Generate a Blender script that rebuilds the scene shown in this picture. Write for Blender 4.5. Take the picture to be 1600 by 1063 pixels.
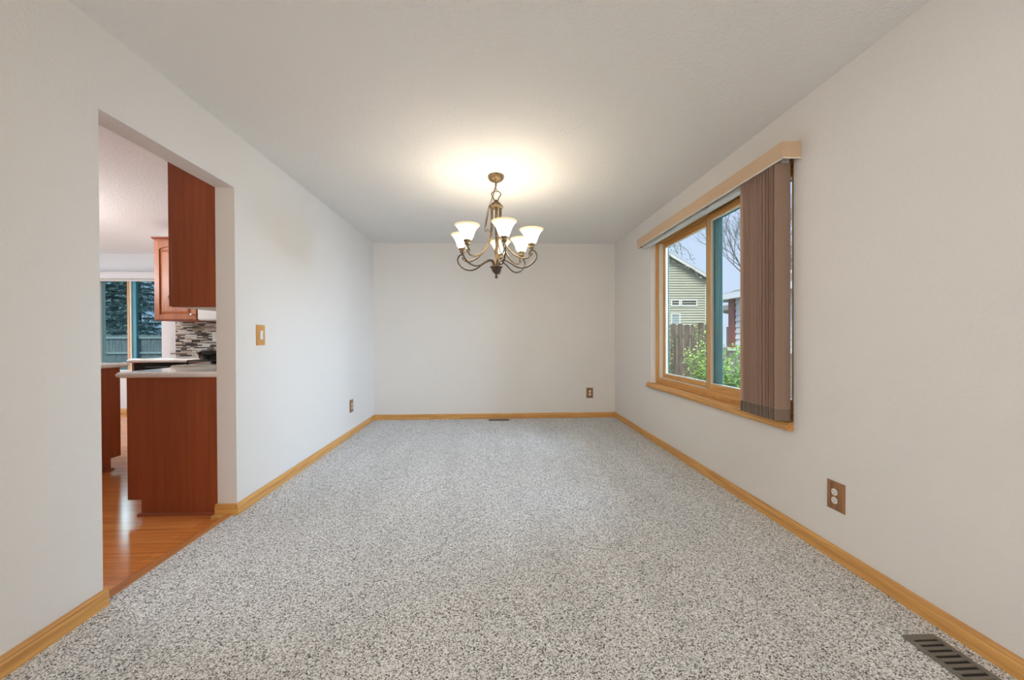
import bpy, math, random
from mathutils import Vector, Matrix

for o in list(bpy.data.objects):
    bpy.data.objects.remove(o)
SC = bpy.context.scene
COL = SC.collection
random.seed(7)

# ------------------------------------------------------------------ camera
ZC = 1.1231
YAW, PITCH, ROLL = 0.03613, -0.00575, -0.00411
cam_d = bpy.data.cameras.new('camera')
cam = bpy.data.objects.new('camera', cam_d)
COL.objects.link(cam)
cam_d.sensor_fit = 'HORIZONTAL'
cam_d.sensor_width = 36.0
cam_d.lens = 36.0 * 570.0 / 1600.0
cam_d.shift_x = 9.258 / 1600.0
cam_d.clip_start = 0.02
cam_d.clip_end = 300
_r = Vector((math.cos(YAW), -math.sin(YAW), 0))
_f = Vector((math.sin(YAW) * math.cos(PITCH), math.cos(YAW) * math.cos(PITCH), math.sin(PITCH)))
_u = _r.cross(_f)
_r2 = _r * math.cos(ROLL) + _u * math.sin(ROLL)
_u2 = -_r * math.sin(ROLL) + _u * math.cos(ROLL)
m = Matrix.Identity(4)
for i in range(3):
    m[i][0] = _r2[i]; m[i][1] = _u2[i]; m[i][2] = -_f[i]
m[2][3] = ZC
cam.matrix_world = m
SC.camera = cam

# ------------------------------------------------------------------ sky, big lights, exposure
w = bpy.data.worlds.new('sky'); SC.world = w
w.use_nodes = True
nt = w.node_tree; nt.nodes.clear()
tc = nt.nodes.new('ShaderNodeTexCoord'); sx = nt.nodes.new('ShaderNodeSeparateXYZ')
cr = nt.nodes.new('ShaderNodeValToRGB'); bg = nt.nodes.new('ShaderNodeBackground'); wo = nt.nodes.new('ShaderNodeOutputWorld')
nt.links.new(tc.outputs['Generated'], sx.inputs[0]); nt.links.new(sx.outputs['Z'], cr.inputs[0])
nt.links.new(cr.outputs[0], bg.inputs[0]); nt.links.new(bg.outputs[0], wo.inputs[0])
cr.color_ramp.elements[0].position = 0.0; cr.color_ramp.elements[0].color = (0.47, 0.55, 0.70, 1)
cr.color_ramp.elements[1].position = 0.75; cr.color_ramp.elements[1].color = (0.62, 0.78, 1.0, 1)
e_ = cr.color_ramp.elements.new(0.38); e_.color = (0.44, 0.54, 0.73, 1)
bg.inputs[1].default_value = 1.5

def area(name, loc, target, sx_, sy_, power, color=(1, 1, 1), spread=180):
    d = bpy.data.lights.new(name, 'AREA'); d.shape = 'RECTANGLE'
    d.size = sx_; d.size_y = sy_; d.energy = power; d.color = color; d.spread = math.radians(spread)
    o = bpy.data.objects.new(name, d); COL.objects.link(o)
    o.location = loc
    o.rotation_euler = (Vector(target) - Vector(loc)).to_track_quat('-Z', 'Y').to_euler()
    return o
# fill light added behind the camera, set at a made-up rear window
area('rear_fill', (0.0, -3.45, 1.45), (0.0, 3, 1.75), 2.6, 1.6, 63, (1.0, 0.89, 0.74))
# panel added out of view to strengthen the daylight through the side window
area('side_daylight_fill', (4.5, 2.7, 2.1), (-1.6, 3.5, 0.6), 2.0, 1.7, 325, (0.58, 0.75, 1.0))
# unseen fill lights added in the kitchen, one facing up, one sideways
area('kitchen_up_fill', (-5.0, 2.9, 1.95), (-4.6, 2.9, 2.44), 0.9, 0.6, 50, (0.95, 0.95, 0.96))
area('kitchen_side_fill', (-7.1, 3.6, 1.3), (-3.5, 3.9, 1.6), 2.2, 1.9, 70, (0.74, 0.88, 1.0))
# panel added above the view outside the far window, for kitchen floor glare
area('kitchen_glare_panel', (-8.6, 8.3, 3.2), (-4.6, 4.2, 0.3), 4.2, 1.3, 240, (0.90, 0.96, 1.0))
# thin veiled sun from behind the house
sd = bpy.data.lights.new('sun', 'SUN'); sd.energy = 4.4; sd.angle = math.radians(25); sd.color = (1.0, 0.94, 0.76)
so_ = bpy.data.objects.new('sun', sd); COL.objects.link(so_)
so_.rotation_euler = Vector((0.42, 0.60, -0.85)).to_track_quat('-Z', 'Y').to_euler()

vs = SC.view_settings
vs.view_transform = 'Standard'; vs.look = 'None'; vs.gamma = 1.0; vs.exposure = 0.07
vs.use_curve_mapping = False

# ------------------------------------------------------------------ mesh builder
class MB:
    def __init__(s, M=None):
        s.v = []; s.f = []; s.mi = []; s.sm = []; s.M = M or Matrix.Identity(4); s.cur = 0
    def add(s, vs_, fs, smooth=False):
        b = len(s.v)
        s.v += [tuple(s.M @ Vector(p)) for p in vs_]
        for f in fs:
            s.f.append(tuple(b + i for i in f)); s.mi.append(s.cur); s.sm.append(smooth)
        return s
    def box(s, x0, x1, y0, y1, z0, z1):
        v = [(x, y, z) for z in (z0, z1) for y in (y0, y1) for x in (x0, x1)]
        return s.add(v, [(0, 2, 3, 1), (4, 5, 7, 6), (0, 1, 5, 4), (2, 6, 7, 3), (0, 4, 6, 2), (1, 3, 7, 5)])
    def frustum(s, a, b):
        # a, b: lists of 4 points (same winding)
        return s.add(list(a) + list(b), [(3, 2, 1, 0), (4, 5, 6, 7)] + [(i, (i + 1) % 4, 4 + (i + 1) % 4, 4 + i) for i in range(4)])
    def bevbox(s, x0, x1, y0, y1, z0, z1, e):
        # box with its -y face chamfered by e
        a = [(x0, y1, z0), (x1, y1, z0), (x1, y1, z1), (x0, y1, z1)]
        b = [(x0, y0 + e, z0), (x1, y0 + e, z0), (x1, y0 + e, z1), (x0, y0 + e, z1)]
        c = [(x0 + e, y0, z0 + e), (x1 - e, y0, z0 + e), (x1 - e, y0, z1 - e), (x0 + e, y0, z1 - e)]
        v = a + b + c
        f = [(0, 1, 2, 3), (8, 11, 10, 9)]
        for k in (0, 4):
            f += [(k + i, k + 4 + i, k + 4 + (i + 1) % 4, k + (i + 1) % 4) for i in range(4)]
        return s.add(v, f)
    def prism(s, poly, axis, d0, d1, smooth=False):
        def P(a, b, d):
            return {'x': (d, a, b), 'y': (a, d, b), 'z': (a, b, d)}[axis]
        n = len(poly)
        v = [P(a, b, d0) for a, b in poly] + [P(a, b, d1) for a, b in poly]
        f = [tuple(range(n)), tuple(range(2 * n - 1, n - 1, -1))]
        s.add(v, f)
        b = len(s.v) - 2 * n
        for i in range(n):
            s.f.append((b + i, b + n + i, b + n + (i + 1) % n, b + (i + 1) % n)); s.mi.append(s.cur); s.sm.append(smooth)
        return s
    def tube(s, pts, r, n=8, closed=False, caps=True, flat=1.0):
        pts = [Vector(p) for p in pts]; N = len(pts)
        rs = r if isinstance(r, (list, tuple)) else [r] * N
        T = []
        for i in range(N):
            a = pts[(i - 1) % N] if (closed or i > 0) else pts[i]
            b = pts[(i + 1) % N] if (closed or i < N - 1) else pts[i]
            t = (b - a); t = t.normalized() if t.length > 1e-9 else Vector((0, 0, 1)); T.append(t)
        ref = Vector((0, 0, 1)) if abs(T[0].z) < 0.9 else Vector((1, 0, 0))
        nrm = (ref - T[0] * ref.dot(T[0])).normalized()
        v = []
        for i in range(N):
            nrm = (nrm - T[i] * nrm.dot(T[i]))
            if nrm.length < 1e-6: nrm = T[i].orthogonal()
            nrm.normalize(); bn = T[i].cross(nrm)
            for k in range(n):
                a = 2 * math.pi * k / n
                v.append(pts[i] + nrm * (rs[i] * math.cos(a) * flat) + bn * (rs[i] * math.sin(a)))
        f = []
        for i in range(N if closed else N - 1):
            j = (i + 1) % N
            for k in range(n):
                f.append((i * n + k, i * n + (k + 1) % n, j * n + (k + 1) % n, j * n + k))
        s.add(v, f, True)
        if caps and not closed:
            s.add(v[:n], [tuple(range(n - 1, -1, -1))]); s.add(v[-n:], [tuple(range(n))])
        return s
    def lathe(s, prof, c=(0, 0, 0), n=24, closed=False):
        v = []
        for r, z in prof:
            for k in range(n):
                a = 2 * math.pi * k / n
                v.append((c[0] + r * math.cos(a), c[1] + r * math.sin(a), c[2] + z))
        f = []
        L = len(prof)
        for i in range(L if closed else L - 1):
            j = (i + 1) % L
            for k in range(n):
                f.append((i * n + k, i * n + (k + 1) % n, j * n + (k + 1) % n, j * n + k))
        return s.add(v, f, True)
    def leaf(s, c, d, nrm, l, wd):
        c = Vector(c); d = Vector(d).normalized(); nrm = Vector(nrm)
        sd = d.cross(nrm)
        if sd.length < 1e-5: sd = d.orthogonal()
        sd.normalize(); up = sd.cross(d)
        v = [c, c + d * l * .45 + sd * wd * .5 + up * wd * .12, c + d * l, c + d * l * .45 - sd * wd * .5 + up * wd * .12]
        return s.add(v, [(0, 1, 2), (0, 2, 3)])
    def build(s, name, mat, parent=None, bevel=0, autosmooth=None):
        me = bpy.data.meshes.new(name)
        me.from_pydata(s.v, [], s.f)
        mats = mat if isinstance(mat, (list, tuple)) else [mat]
        for mm in mats: me.materials.append(mm)
        me.polygons.foreach_set('material_index', s.mi)
        me.polygons.foreach_set('use_smooth', s.sm)
        me.update()
        o = bpy.data.objects.new(name, me); COL.objects.link(o)
        if parent: o.parent = parent
        if bevel:
            b = o.modifiers.new('bevel', 'BEVEL'); b.width = bevel; b.segments = 2; b.limit_method = 'ANGLE'; b.angle_limit = math.radians(40)
        return o

def catmull(P, n=6, closed=False):
    P = [Vector(p) for p in P]; out = []; N = len(P)
    for i in range(N if closed else N - 1):
        p0 = P[i - 1] if (closed or i > 0) else P[0]
        p1 = P[i]; p2 = P[(i + 1) % N]
        p3 = P[(i + 2) % N] if (closed or i + 2 < N) else P[-1]
        for k in range(n):
            t = k / n
            out.append(0.5 * ((2 * p1) + (p2 - p0) * t + (2 * p0 - 5 * p1 + 4 * p2 - p3) * t * t + (3 * p1 - p0 - 3 * p2 + p3) * t ** 3))
    if not closed: out.append(P[-1])
    return out

def tag(o, label=None, cat=None, group=None, kind=None):
    if label: o['label'] = label
    if cat: o['category'] = cat
    if group: o['group'] = group
    if kind: o['kind'] = kind
    return o
def thing(name, label, cat, loc=(0, 0, 0), rz=0.0, group=None, kind=None):
    o = bpy.data.objects.new(name, None); COL.objects.link(o)
    o.location = loc; o.rotation_euler = (0, 0, rz); o.empty_display_size = 0.1
    return tag(o, label, cat, group, kind)
def copy_tree(o, parent=None):
    c = o.copy(); COL.objects.link(c)
    if parent: c.parent = parent
    for ch in list(o.children): copy_tree(ch, c)
    return c

# ------------------------------------------------------------------ materials
def mat(name, color, rough=0.6, metal=0.0, spec=None):
    mm = bpy.data.materials.new(name); mm.use_nodes = True
    b = mm.node_tree.nodes['Principled BSDF']
    b.inputs['Base Color'].default_value = (*color, 1); b.inputs['Roughness'].default_value = rough
    b.inputs['Metallic'].default_value = metal
    if spec is not None: b.inputs['Specular IOR Level'].default_value = spec
    return mm
def nd(mm): return mm.node_tree.nodes, mm.node_tree.links, mm.node_tree.nodes['Principled BSDF']
def noise_var(name, c0, c1, scale=8, rough=0.6, metal=0.0, stretch=(1, 1, 1), bump=0.0, detail=4, spec=None, lo=0.3, hi=0.7, bdist=0.002):
    mm = mat(name, c0, rough, metal, spec); N, L, B = nd(mm)
    tc = N.new('ShaderNodeTexCoord'); mp = N.new('ShaderNodeMapping'); mp.inputs['Scale'].default_value = stretch
    nz = N.new('ShaderNodeTexNoise'); nz.inputs['Scale'].default_value = scale; nz.inputs['Detail'].default_value = detail
    r = N.new('ShaderNodeValToRGB')
    r.color_ramp.elements[0].position = lo; r.color_ramp.elements[0].color = (*c0, 1)
    r.color_ramp.elements[1].position = hi; r.color_ramp.elements[1].color = (*c1, 1)
    L.new(tc.outputs['Object'], mp.inputs[0]); L.new(mp.outputs[0], nz.inputs['Vector'])
    L.new(nz.outputs['Fac'], r.inputs[0]); L.new(r.outputs[0], B.inputs['Base Color'])
    if bump:
        bp = N.new('ShaderNodeBump'); bp.inputs['Strength'].default_value = bump; bp.inputs['Distance'].default_value = bdist
        L.new(nz.outputs['Fac'], bp.inputs['Height']); L.new(bp.outputs[0], B.inputs['Normal'])
    return mm
def wood(name, c0, c1, axis, rough=0.4, scale=1.0, bump=0.08, spec=None):
    # grain that runs along the given axis
    st = [38 * scale] * 3; st['xyz'.index(axis)] = 1.6 * scale
    mm = mat(name, c0, rough, 0, spec); N, L, B = nd(mm)
    tc = N.new('ShaderNodeTexCoord'); mp = N.new('ShaderNodeMapping'); mp.inputs['Scale'].default_value = st
    nz = N.new('ShaderNodeTexNoise'); nz.inputs['Scale'].default_value = 1.0; nz.inputs['Detail'].default_value = 6; nz.inputs['Distortion'].default_value = 0.6
    n2 = N.new('ShaderNodeTexNoise'); n2.inputs['Scale'].default_value = 3.2; n2.inputs['Detail'].default_value = 3
    L.new(tc.outputs['Object'], mp.inputs[0]); L.new(mp.outputs[0], nz.inputs['Vector']); L.new(mp.outputs[0], n2.inputs['Vector'])
    mx = N.new('ShaderNodeMix'); mx.data_type = 'FLOAT'; mx.inputs[0].default_value = 0.35
    L.new(nz.outputs['Fac'], mx.inputs[2]); L.new(n2.outputs['Fac'], mx.inputs[3])
    r = N.new('ShaderNodeValToRGB')
    r.color_ramp.elements[0].position = 0.36; r.color_ramp.elements[0].color = (*c0, 1)
    r.color_ramp.elements[1].position = 0.62; r.color_ramp.elements[1].color = (*c1, 1)
    L.new(mx.outputs[0], r.inputs[0]); L.new(r.outputs[0], B.inputs['Base Color'])
    if bump:
        bp = N.new('ShaderNodeBump'); bp.inputs['Strength'].default_value = bump; bp.inputs['Distance'].default_value = 0.001
        L.new(mx.outputs[0], bp.inputs['Height']); L.new(bp.outputs[0], B.inputs['Normal'])
    return mm
def painted(name, c, bump=0.25, scale=70):
    mm = mat(name, c, 0.75, 0, 0.25); N, L, B = nd(mm)
    tc = N.new('ShaderNodeTexCoord')
    nz = N.new('ShaderNodeTexNoise'); nz.inputs['Scale'].default_value = scale; nz.inputs['Detail'].default_value = 3
    r = N.new('ShaderNodeValToRGB'); r.color_ramp.elements[0].position = 0.48; r.color_ramp.elements[1].position = 0.66
    bp = N.new('ShaderNodeBump'); bp.inputs['Strength'].default_value = bump; bp.inputs['Distance'].default_value = 0.002
    L.new(tc.outputs['Object'], nz.inputs['Vector']); L.new(nz.outputs['Fac'], r.inputs[0])
    L.new(r.outputs[0], bp.inputs['Height']); L.new(bp.outputs[0], B.inputs['Normal'])
    return mm
M = {}
M['wall'] = painted('wall_paint', (0.775, 0.745, 0.708), 0.22, 55)
M['ceil'] = painted('ceiling_paint', (0.84, 0.83, 0.815), 0.5, 60)
M['kwall'] = painted('kitchen_paint', (0.80, 0.79, 0.78), 0.15, 55)
for a in 'xyz':
    M['oak_' + a] = wood('oak_' + a, (0.52, 0.24, 0.060), (0.76, 0.41, 0.125), a, 0.38)
    M['cherry_' + a] = wood('cherry_' + a, (0.28, 0.062, 0.018), (0.36, 0.090, 0.029), a, 0.40, 0.5, 0.03)
M['plate_wood'] = wood('walnut_plate', (0.20, 0.085, 0.03), (0.36, 0.175, 0.07), 'z', 0.4, 2.0)
M['white'] = mat('white_plastic', (0.82, 0.80, 0.76), 0.35)
M['dark'] = mat('dark_slot', (0.02, 0.02, 0.02), 0.6)
M['steel'] = mat('brushed_steel', (0.62, 0.62, 0.62), 0.28, 1.0)
M['brass'] = mat('brass_screw', (0.45, 0.30, 0.12), 0.35, 1.0)
M['vinyl'] = mat('cream_vinyl', (0.80, 0.77, 0.70), 0.4)
M['teal'] = noise_var('teal_cladding', (0.085, 0.29, 0.37), (0.105, 0.34, 0.43), 3, 0.45)
M['ktealm'] = noise_var('blue_green_cladding', (0.06, 0.26, 0.33), (0.08, 0.31, 0.38), 3, 0.45)
M['bronze'] = noise_var('antique_bronze', (0.10, 0.068, 0.035), (0.28, 0.195, 0.10), 45, 0.42, 0.55, bump=0.1)
M['bronze_shaded'] = noise_var('shaded_bronze', (0.045, 0.033, 0.022), (0.12, 0.085, 0.05), 60, 0.42, 0.5, bump=0.1)  # same metal darkened, shade of the lower parts put into its colour
M['register'] = noise_var('brown_register_paint', (0.17, 0.15, 0.125), (0.21, 0.187, 0.155), 20, 0.42, 0.2)
M['counter'] = noise_var('cream_countertop', (0.82, 0.78, 0.72), (0.92, 0.89, 0.84), 60, 0.12)
M['black'] = mat('black_enamel', (0.012, 0.012, 0.013), 0.16)
M['iron'] = mat('black_iron', (0.02, 0.02, 0.02), 0.5)
M['enamel'] = mat('cream_enamel', (0.78, 0.72, 0.63), 0.2)
M['fabric_valance'] = noise_var('valance_weave', (0.60, 0.42, 0.27), (0.70, 0.50, 0.33), 6, 0.75, stretch=(40, 1, 90), bump=0.15)

def carpet_mat():
    mm = mat('speckled_carpet', (0.4, 0.38, 0.36), 0.95, 0, 0.1); N, L, B = nd(mm)
    tc = N.new('ShaderNodeTexCoord')
    n1 = N.new('ShaderNodeTexVoronoi'); n1.inputs['Scale'].default_value = 255; n1.inputs['Randomness'].default_value = 1.0
    dist = N.new('ShaderNodeTexNoise'); dist.inputs['Scale'].default_value = 90; dist.inputs['Detail'].default_value = 2
    vm = N.new('ShaderNodeMix'); vm.data_type = 'VECTOR'; vm.inputs[0].default_value = 0.004
    sep = N.new('ShaderNodeSeparateColor')
    r = N.new('ShaderNodeValToRGB'); cr = r.color_ramp
    cr.elements[0].position = 0.04; cr.elements[0].color = (0.07, 0.066, 0.062, 1)
    cr.elements[1].position = 0.95; cr.elements[1].color = (1.0, 1.0, 0.99, 1)
    for p, c in ((0.16, (0.24, 0.235, 0.23)), (0.34, (0.56, 0.56, 0.56)), (0.70, (0.80, 0.80, 0.80))):
        e = cr.elements.new(p); e.color = (*c, 1)
    L.new(tc.outputs['Object'], dist.inputs['Vector']); L.new(tc.outputs['Object'], vm.inputs[4]); L.new(dist.outputs['Color'], vm.inputs[5])
    L.new(vm.outputs[1], n1.inputs['Vector']); L.new(n1.outputs['Color'], sep.inputs[0])
    # pile laid over in vacuum strokes: broad soft stripes along the room
    mp = N.new('ShaderNodeMapping'); mp.inputs['Scale'].default_value = (3.2, 0.55, 1); mp.inputs['Rotation'].default_value = (0, 0, 0.12)
    n2 = N.new('ShaderNodeTexNoise'); n2.inputs['Scale'].default_value = 1.3; n2.inputs['Detail'].default_value = 3
    r2 = N.new('ShaderNodeValToRGB'); r2.color_ramp.elements[0].position = 0.35; r2.color_ramp.elements[0].color = (0.94, 0.94, 0.94, 1)
    r2.color_ramp.elements[1].position = 0.65; r2.color_ramp.elements[1].color = (1.04, 1.04, 1.04, 1)
    mx = N.new('ShaderNodeMix'); mx.data_type = 'RGBA'; mx.blend_type = 'MULTIPLY'; mx.inputs[0].default_value = 1
    bp = N.new('ShaderNodeBump'); bp.inputs['Strength'].default_value = 0.35; bp.inputs['Distance'].default_value = 0.004
    L.new(sep.outputs[0], r.inputs[0])
    L.new(tc.outputs['Object'], mp.inputs[0]); L.new(mp.outputs[0], n2.inputs['Vector']); L.new(n2.outputs['Fac'], r2.inputs[0])
    L.new(r.outputs[0], mx.inputs[6]); L.new(r2.outputs[0], mx.inputs[7]); L.new(mx.outputs[2], B.inputs['Base Color'])
    L.new(sep.outputs[0], bp.inputs['Height']); L.new(bp.outputs[0], B.inputs['Normal'])
    return mm
M['carpet'] = carpet_mat()

def plank_mat():
    mm = mat('hardwood_planks', (0.4, 0.18, 0.06), 0.15); N, L, B = nd(mm)
    tc = N.new('ShaderNodeTexCoord')
    br = N.new('ShaderNodeTexBrick'); br.inputs['Scale'].default_value = 1.0
    br.inputs['Brick Width'].default_value = 0.9; br.inputs['Row Height'].default_value = 0.083; br.inputs['Mortar Size'].default_value = 0.0012
    br.inputs['Color1'].default_value = (0.62, 0.205, 0.05, 1); br.inputs['Color2'].default_value = (0.70, 0.26, 0.07, 1); br.inputs['Mortar'].default_value = (0.36, 0.12, 0.03, 1)
    mp = N.new('ShaderNodeMapping'); mp.inputs['Scale'].default_value = (2.2, 45, 1)
    nz = N.new('ShaderNodeTexNoise'); nz.inputs['Scale'].default_value = 1.2; nz.inputs['Detail'].default_value = 5
    r = N.new('ShaderNodeValToRGB'); r.color_ramp.elements[0].position = 0.3; r.color_ramp.elements[0].color = (0.80, 0.76, 0.72, 1)
    r.color_ramp.elements[1].position = 0.7; r.color_ramp.elements[1].color = (1.15, 1.15, 1.15, 1)
    mx = N.new('ShaderNodeMix'); mx.data_type = 'RGBA'; mx.blend_type = 'MULTIPLY'; mx.inputs[0].default_value = 1
    L.new(tc.outputs['Object'], br.inputs['Vector']); L.new(tc.outputs['Object'], mp.inputs[0]); L.new(mp.outputs[0], nz.inputs['Vector'])
    L.new(nz.outputs['Fac'], r.inputs[0]); L.new(br.outputs['Color'], mx.inputs[6]); L.new(r.outputs[0], mx.inputs[7])
    L.new(mx.outputs[2], B.inputs['Base Color'])
    return mm
M['planks'] = plank_mat()

def glass_mat(name, tint, refl=1.0):
    mm = bpy.data.materials.new(name); mm.use_nodes = True; N = mm.node_tree.nodes; L = mm.node_tree.links; N.clear()
    out = N.new('ShaderNodeOutputMaterial'); t = N.new('ShaderNodeBsdfTransparent'); t.inputs[0].default_value = (*tint, 1)
    g = N.new('ShaderNodeBsdfGlossy'); g.inputs['Roughness'].default_value = 0.01
    fr = N.new('ShaderNodeFresnel'); fr.inputs[0].default_value = 1.45
    k = N.new('ShaderNodeMath'); k.operation = 'MULTIPLY'; k.inputs[1].default_value = refl
    mx = N.new('ShaderNodeMixShader')
    L.new(fr.outputs[0], k.inputs[0]); L.new(k.outputs[0], mx.inputs[0]); L.new(t.outputs[0], mx.inputs[1]); L.new(g.outputs[0], mx.inputs[2]); L.new(mx.outputs[0], out.inputs[0])
    return mm
M['glass'] = glass_mat('window_glass', (0.95, 0.975, 0.97), 0.12)
M['kglass'] = glass_mat('tinted_window_glass', (0.60, 0.735, 0.765), 0.004)

SHADE_GLOW = 20.0
def emit_glass():
    mm = bpy.data.materials.new('frosted_shade_glass'); mm.use_nodes = True; N = mm.node_tree.nodes; L = mm.node_tree.links; N.clear()
    out = N.new('ShaderNodeOutputMaterial'); tr = N.new('ShaderNodeBsdfTranslucent'); tr.inputs[0].default_value = (0.42, 0.36, 0.25, 1)
    df = N.new('ShaderNodeBsdfDiffuse'); df.inputs[0].default_value = (0.36, 0.32, 0.24, 1)
    em = N.new('ShaderNodeEmission')
    # the lit glass body glows white, its flared amber rim more dimly
    tc = N.new('ShaderNodeTexCoord'); sp = N.new('ShaderNodeSeparateXYZ'); mr = N.new('ShaderNodeMapRange')
    mr.inputs['From Min'].default_value = -0.479; mr.inputs['From Max'].default_value = -0.463
    mc = N.new('ShaderNodeMix'); mc.data_type = 'RGBA'; mc.inputs[6].default_value = (1.0, 0.91, 0.77, 1); mc.inputs[7].default_value = (1.0, 0.80, 0.46, 1)
    mr2 = N.new('ShaderNodeMapRange'); mr2.inputs['From Min'].default_value = -0.505; mr2.inputs['From Max'].default_value = -0.468
    mr2.inputs['To Min'].default_value = SHADE_GLOW; mr2.inputs['To Max'].default_value = 0.62
    L.new(tc.outputs['Object'], sp.inputs[0]); L.new(sp.outputs['Z'], mr.inputs[0]); L.new(sp.outputs['Z'], mr2.inputs[0])
    L.new(mr.outputs[0], mc.inputs[0]); L.new(mc.outputs[2], em.inputs[0]); L.new(mr2.outputs[0], em.inputs[1])
    a = N.new('ShaderNodeMixShader'); a.inputs[0].default_value = 0.5; b = N.new('ShaderNodeAddShader')
    L.new(tr.outputs[0], a.inputs[1]); L.new(df.outputs[0], a.inputs[2]); L.new(a.outputs[0], b.inputs[0]); L.new(em.outputs[0], b.inputs[1]); L.new(b.outputs[0], out.inputs[0])
    return mm
M['shade'] = emit_glass()
def emit(name, c, s):
    mm = mat(name, c, 0.5); N, L, B = nd(mm)
    B.inputs['Emission Color'].default_value = (*c, 1); B.inputs['Emission Strength'].default_value = s
    return mm
M['bulb'] = emit('lit_bulb', (1.0, 0.88, 0.70), 6)

# exterior
M['siding'] = noise_var('sage_siding', (0.47, 0.475, 0.40), (0.52, 0.525, 0.445), 1.5, 0.7)
M['siding_white'] = noise_var('pale_blue_siding', (0.60, 0.64, 0.70), (0.66, 0.70, 0.76), 1.5, 0.7)
M['trim_white'] = mat('white_trim', (0.72, 0.74, 0.74), 0.55)
M['shingle'] = noise_var('grey_shingles', (0.20, 0.215, 0.22), (0.33, 0.35, 0.355), 14, 0.9, stretch=(1, 1, 6), bump=0.3, bdist=0.02)
M['redtrim'] = noise_var('red_brown_trim', (0.22, 0.075, 0.07), (0.29, 0.11, 0.10), 4, 0.6, stretch=(8, 8, 1))
M['brick'] = noise_var('grey_brick', (0.22, 0.20, 0.18), (0.40, 0.37, 0.34), 9, 0.85, stretch=(1, 1, 4))
M['fence'] = noise_var('weathered_cedar', (0.06, 0.045, 0.038), (0.20, 0.16, 0.135), 3.5, 0.85, stretch=(7, 7, 0.8), bump=0.3, bdist=0.01)
M['fence2'] = noise_var('grey_fence_wood', (0.17, 0.175, 0.19), (0.33, 0.335, 0.35), 3.5, 0.85, stretch=(7, 7, 0.8))
M['fence3'] = noise_var('pale_fence_rail', (0.36, 0.37, 0.385), (0.52, 0.53, 0.545), 3.5, 0.85, stretch=(2, 7, 7))
M['win_dark'] = mat('dark_window_pane', (0.05, 0.065, 0.06), 0.08)
M['win_blue'] = mat('blue_window_pane', (0.30, 0.42, 0.52), 0.15)
M['leaf'] = noise_var('bright_green_leaf', (0.20, 0.36, 0.07), (0.46, 0.58, 0.17), 5, 0.6)
M['leaf2'] = noise_var('green_leaf', (0.14, 0.32, 0.06), (0.35, 0.54, 0.14), 5, 0.6)
M['leaf3'] = noise_var('grey_green_leaf', (0.16, 0.24, 0.15), (0.36, 0.44, 0.34), 5, 0.6)
M['bark'] = noise_var('grey_bark', (0.12, 0.115, 0.115), (0.22, 0.21, 0.205), 6, 0.9, stretch=(4, 4, 1))
M['needle'] = noise_var('blue_spruce_needles', (0.10, 0.16, 0.155), (0.44, 0.54, 0.51), 2.2, 0.8)
M['ground'] = noise_var('garden_soil_and_grass', (0.10, 0.12, 0.06), (0.22, 0.20, 0.13), 2.5, 0.95, bump=0.3)
M['kground'] = M['ground']

# ------------------------------------------------------------------ room shell
LX, RX, DY, HZ = -1.641, 1.719, 5.081, 2.44
OY0, OY1, OZ = 1.587, 2.389, 2.088          # opening in the left wall
KX = LX - 0.12                               # kitchen face of the left wall
WY0, WY1, WZ0, WZ1 = 2.026, 3.911, 0.600, 2.20
RXO = RX + 0.20
REAR = -3.5
KF, KB, KBX = 5.80, 4.62, -3.95              # kitchen far wall, tiled wall, its free end
KL = -7.2
def struct(name, mb, mt, parent=None, bevel=0, label=None):
    o = mb.build(name, mt, parent, bevel)
    if not parent: o['kind'] = 'structure'
    if label: o['label'] = label
    return o
struct('floor', MB().box(LX - 0.03, RX, REAR, DY, -0.06, 0.0), M['carpet'], label='grey speckled cut pile carpet of the dining room')
struct('floor_kitchen', MB().box(KL, LX - 0.055, -1.5, KF, -0.08, -0.008), M['planks'], label='orange hardwood plank floor of the kitchen')
struct('ceiling', MB().box(KL - 0.1, RXO, REAR - 0.1, KF + 0.12, HZ, HZ + 0.1), M['ceil'], label='textured off white ceiling')
wl = MB()
wl.box(KX, LX, REAR, OY0, -0.05, HZ); wl.box(KX, LX, OY1, DY + 0.12, -0.05, HZ); wl.box(KX, LX, OY0, OY1, OZ, HZ)
struct('wall_left', wl, M['wall'], label='greige left wall with cased opening to the kitchen')
struct('wall_back', MB().box(LX, RXO, DY, DY + 0.12, -0.05, HZ), M['wall'], label='greige back wall behind the chandelier')
wr = MB()
wr.box(RX, RXO, REAR, WY0, -0.05, HZ); wr.box(RX, RXO, WY1, DY, -0.05, HZ)
wr.box(RX, RXO, WY0, WY1, -0.05, WZ0); wr.box(RX, RXO, WY0, WY1, WZ1, HZ)
struct('wall_right', wr, M['wall'], label='greige right wall with the window')
rr = MB()
rr.box(KX, -1.35, REAR - 0.1, REAR, -0.05, HZ); rr.box(1.35, RXO, REAR - 0.1, REAR, -0.05, HZ)
rr.box(-1.35, 1.35, REAR - 0.1, REAR, -0.05, 0.6); rr.box(-1.35, 1.35, REAR - 0.1, REAR, 2.3, HZ)
struct('wall_rear', rr, M['wall'], label='wall behind the camera')
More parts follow.
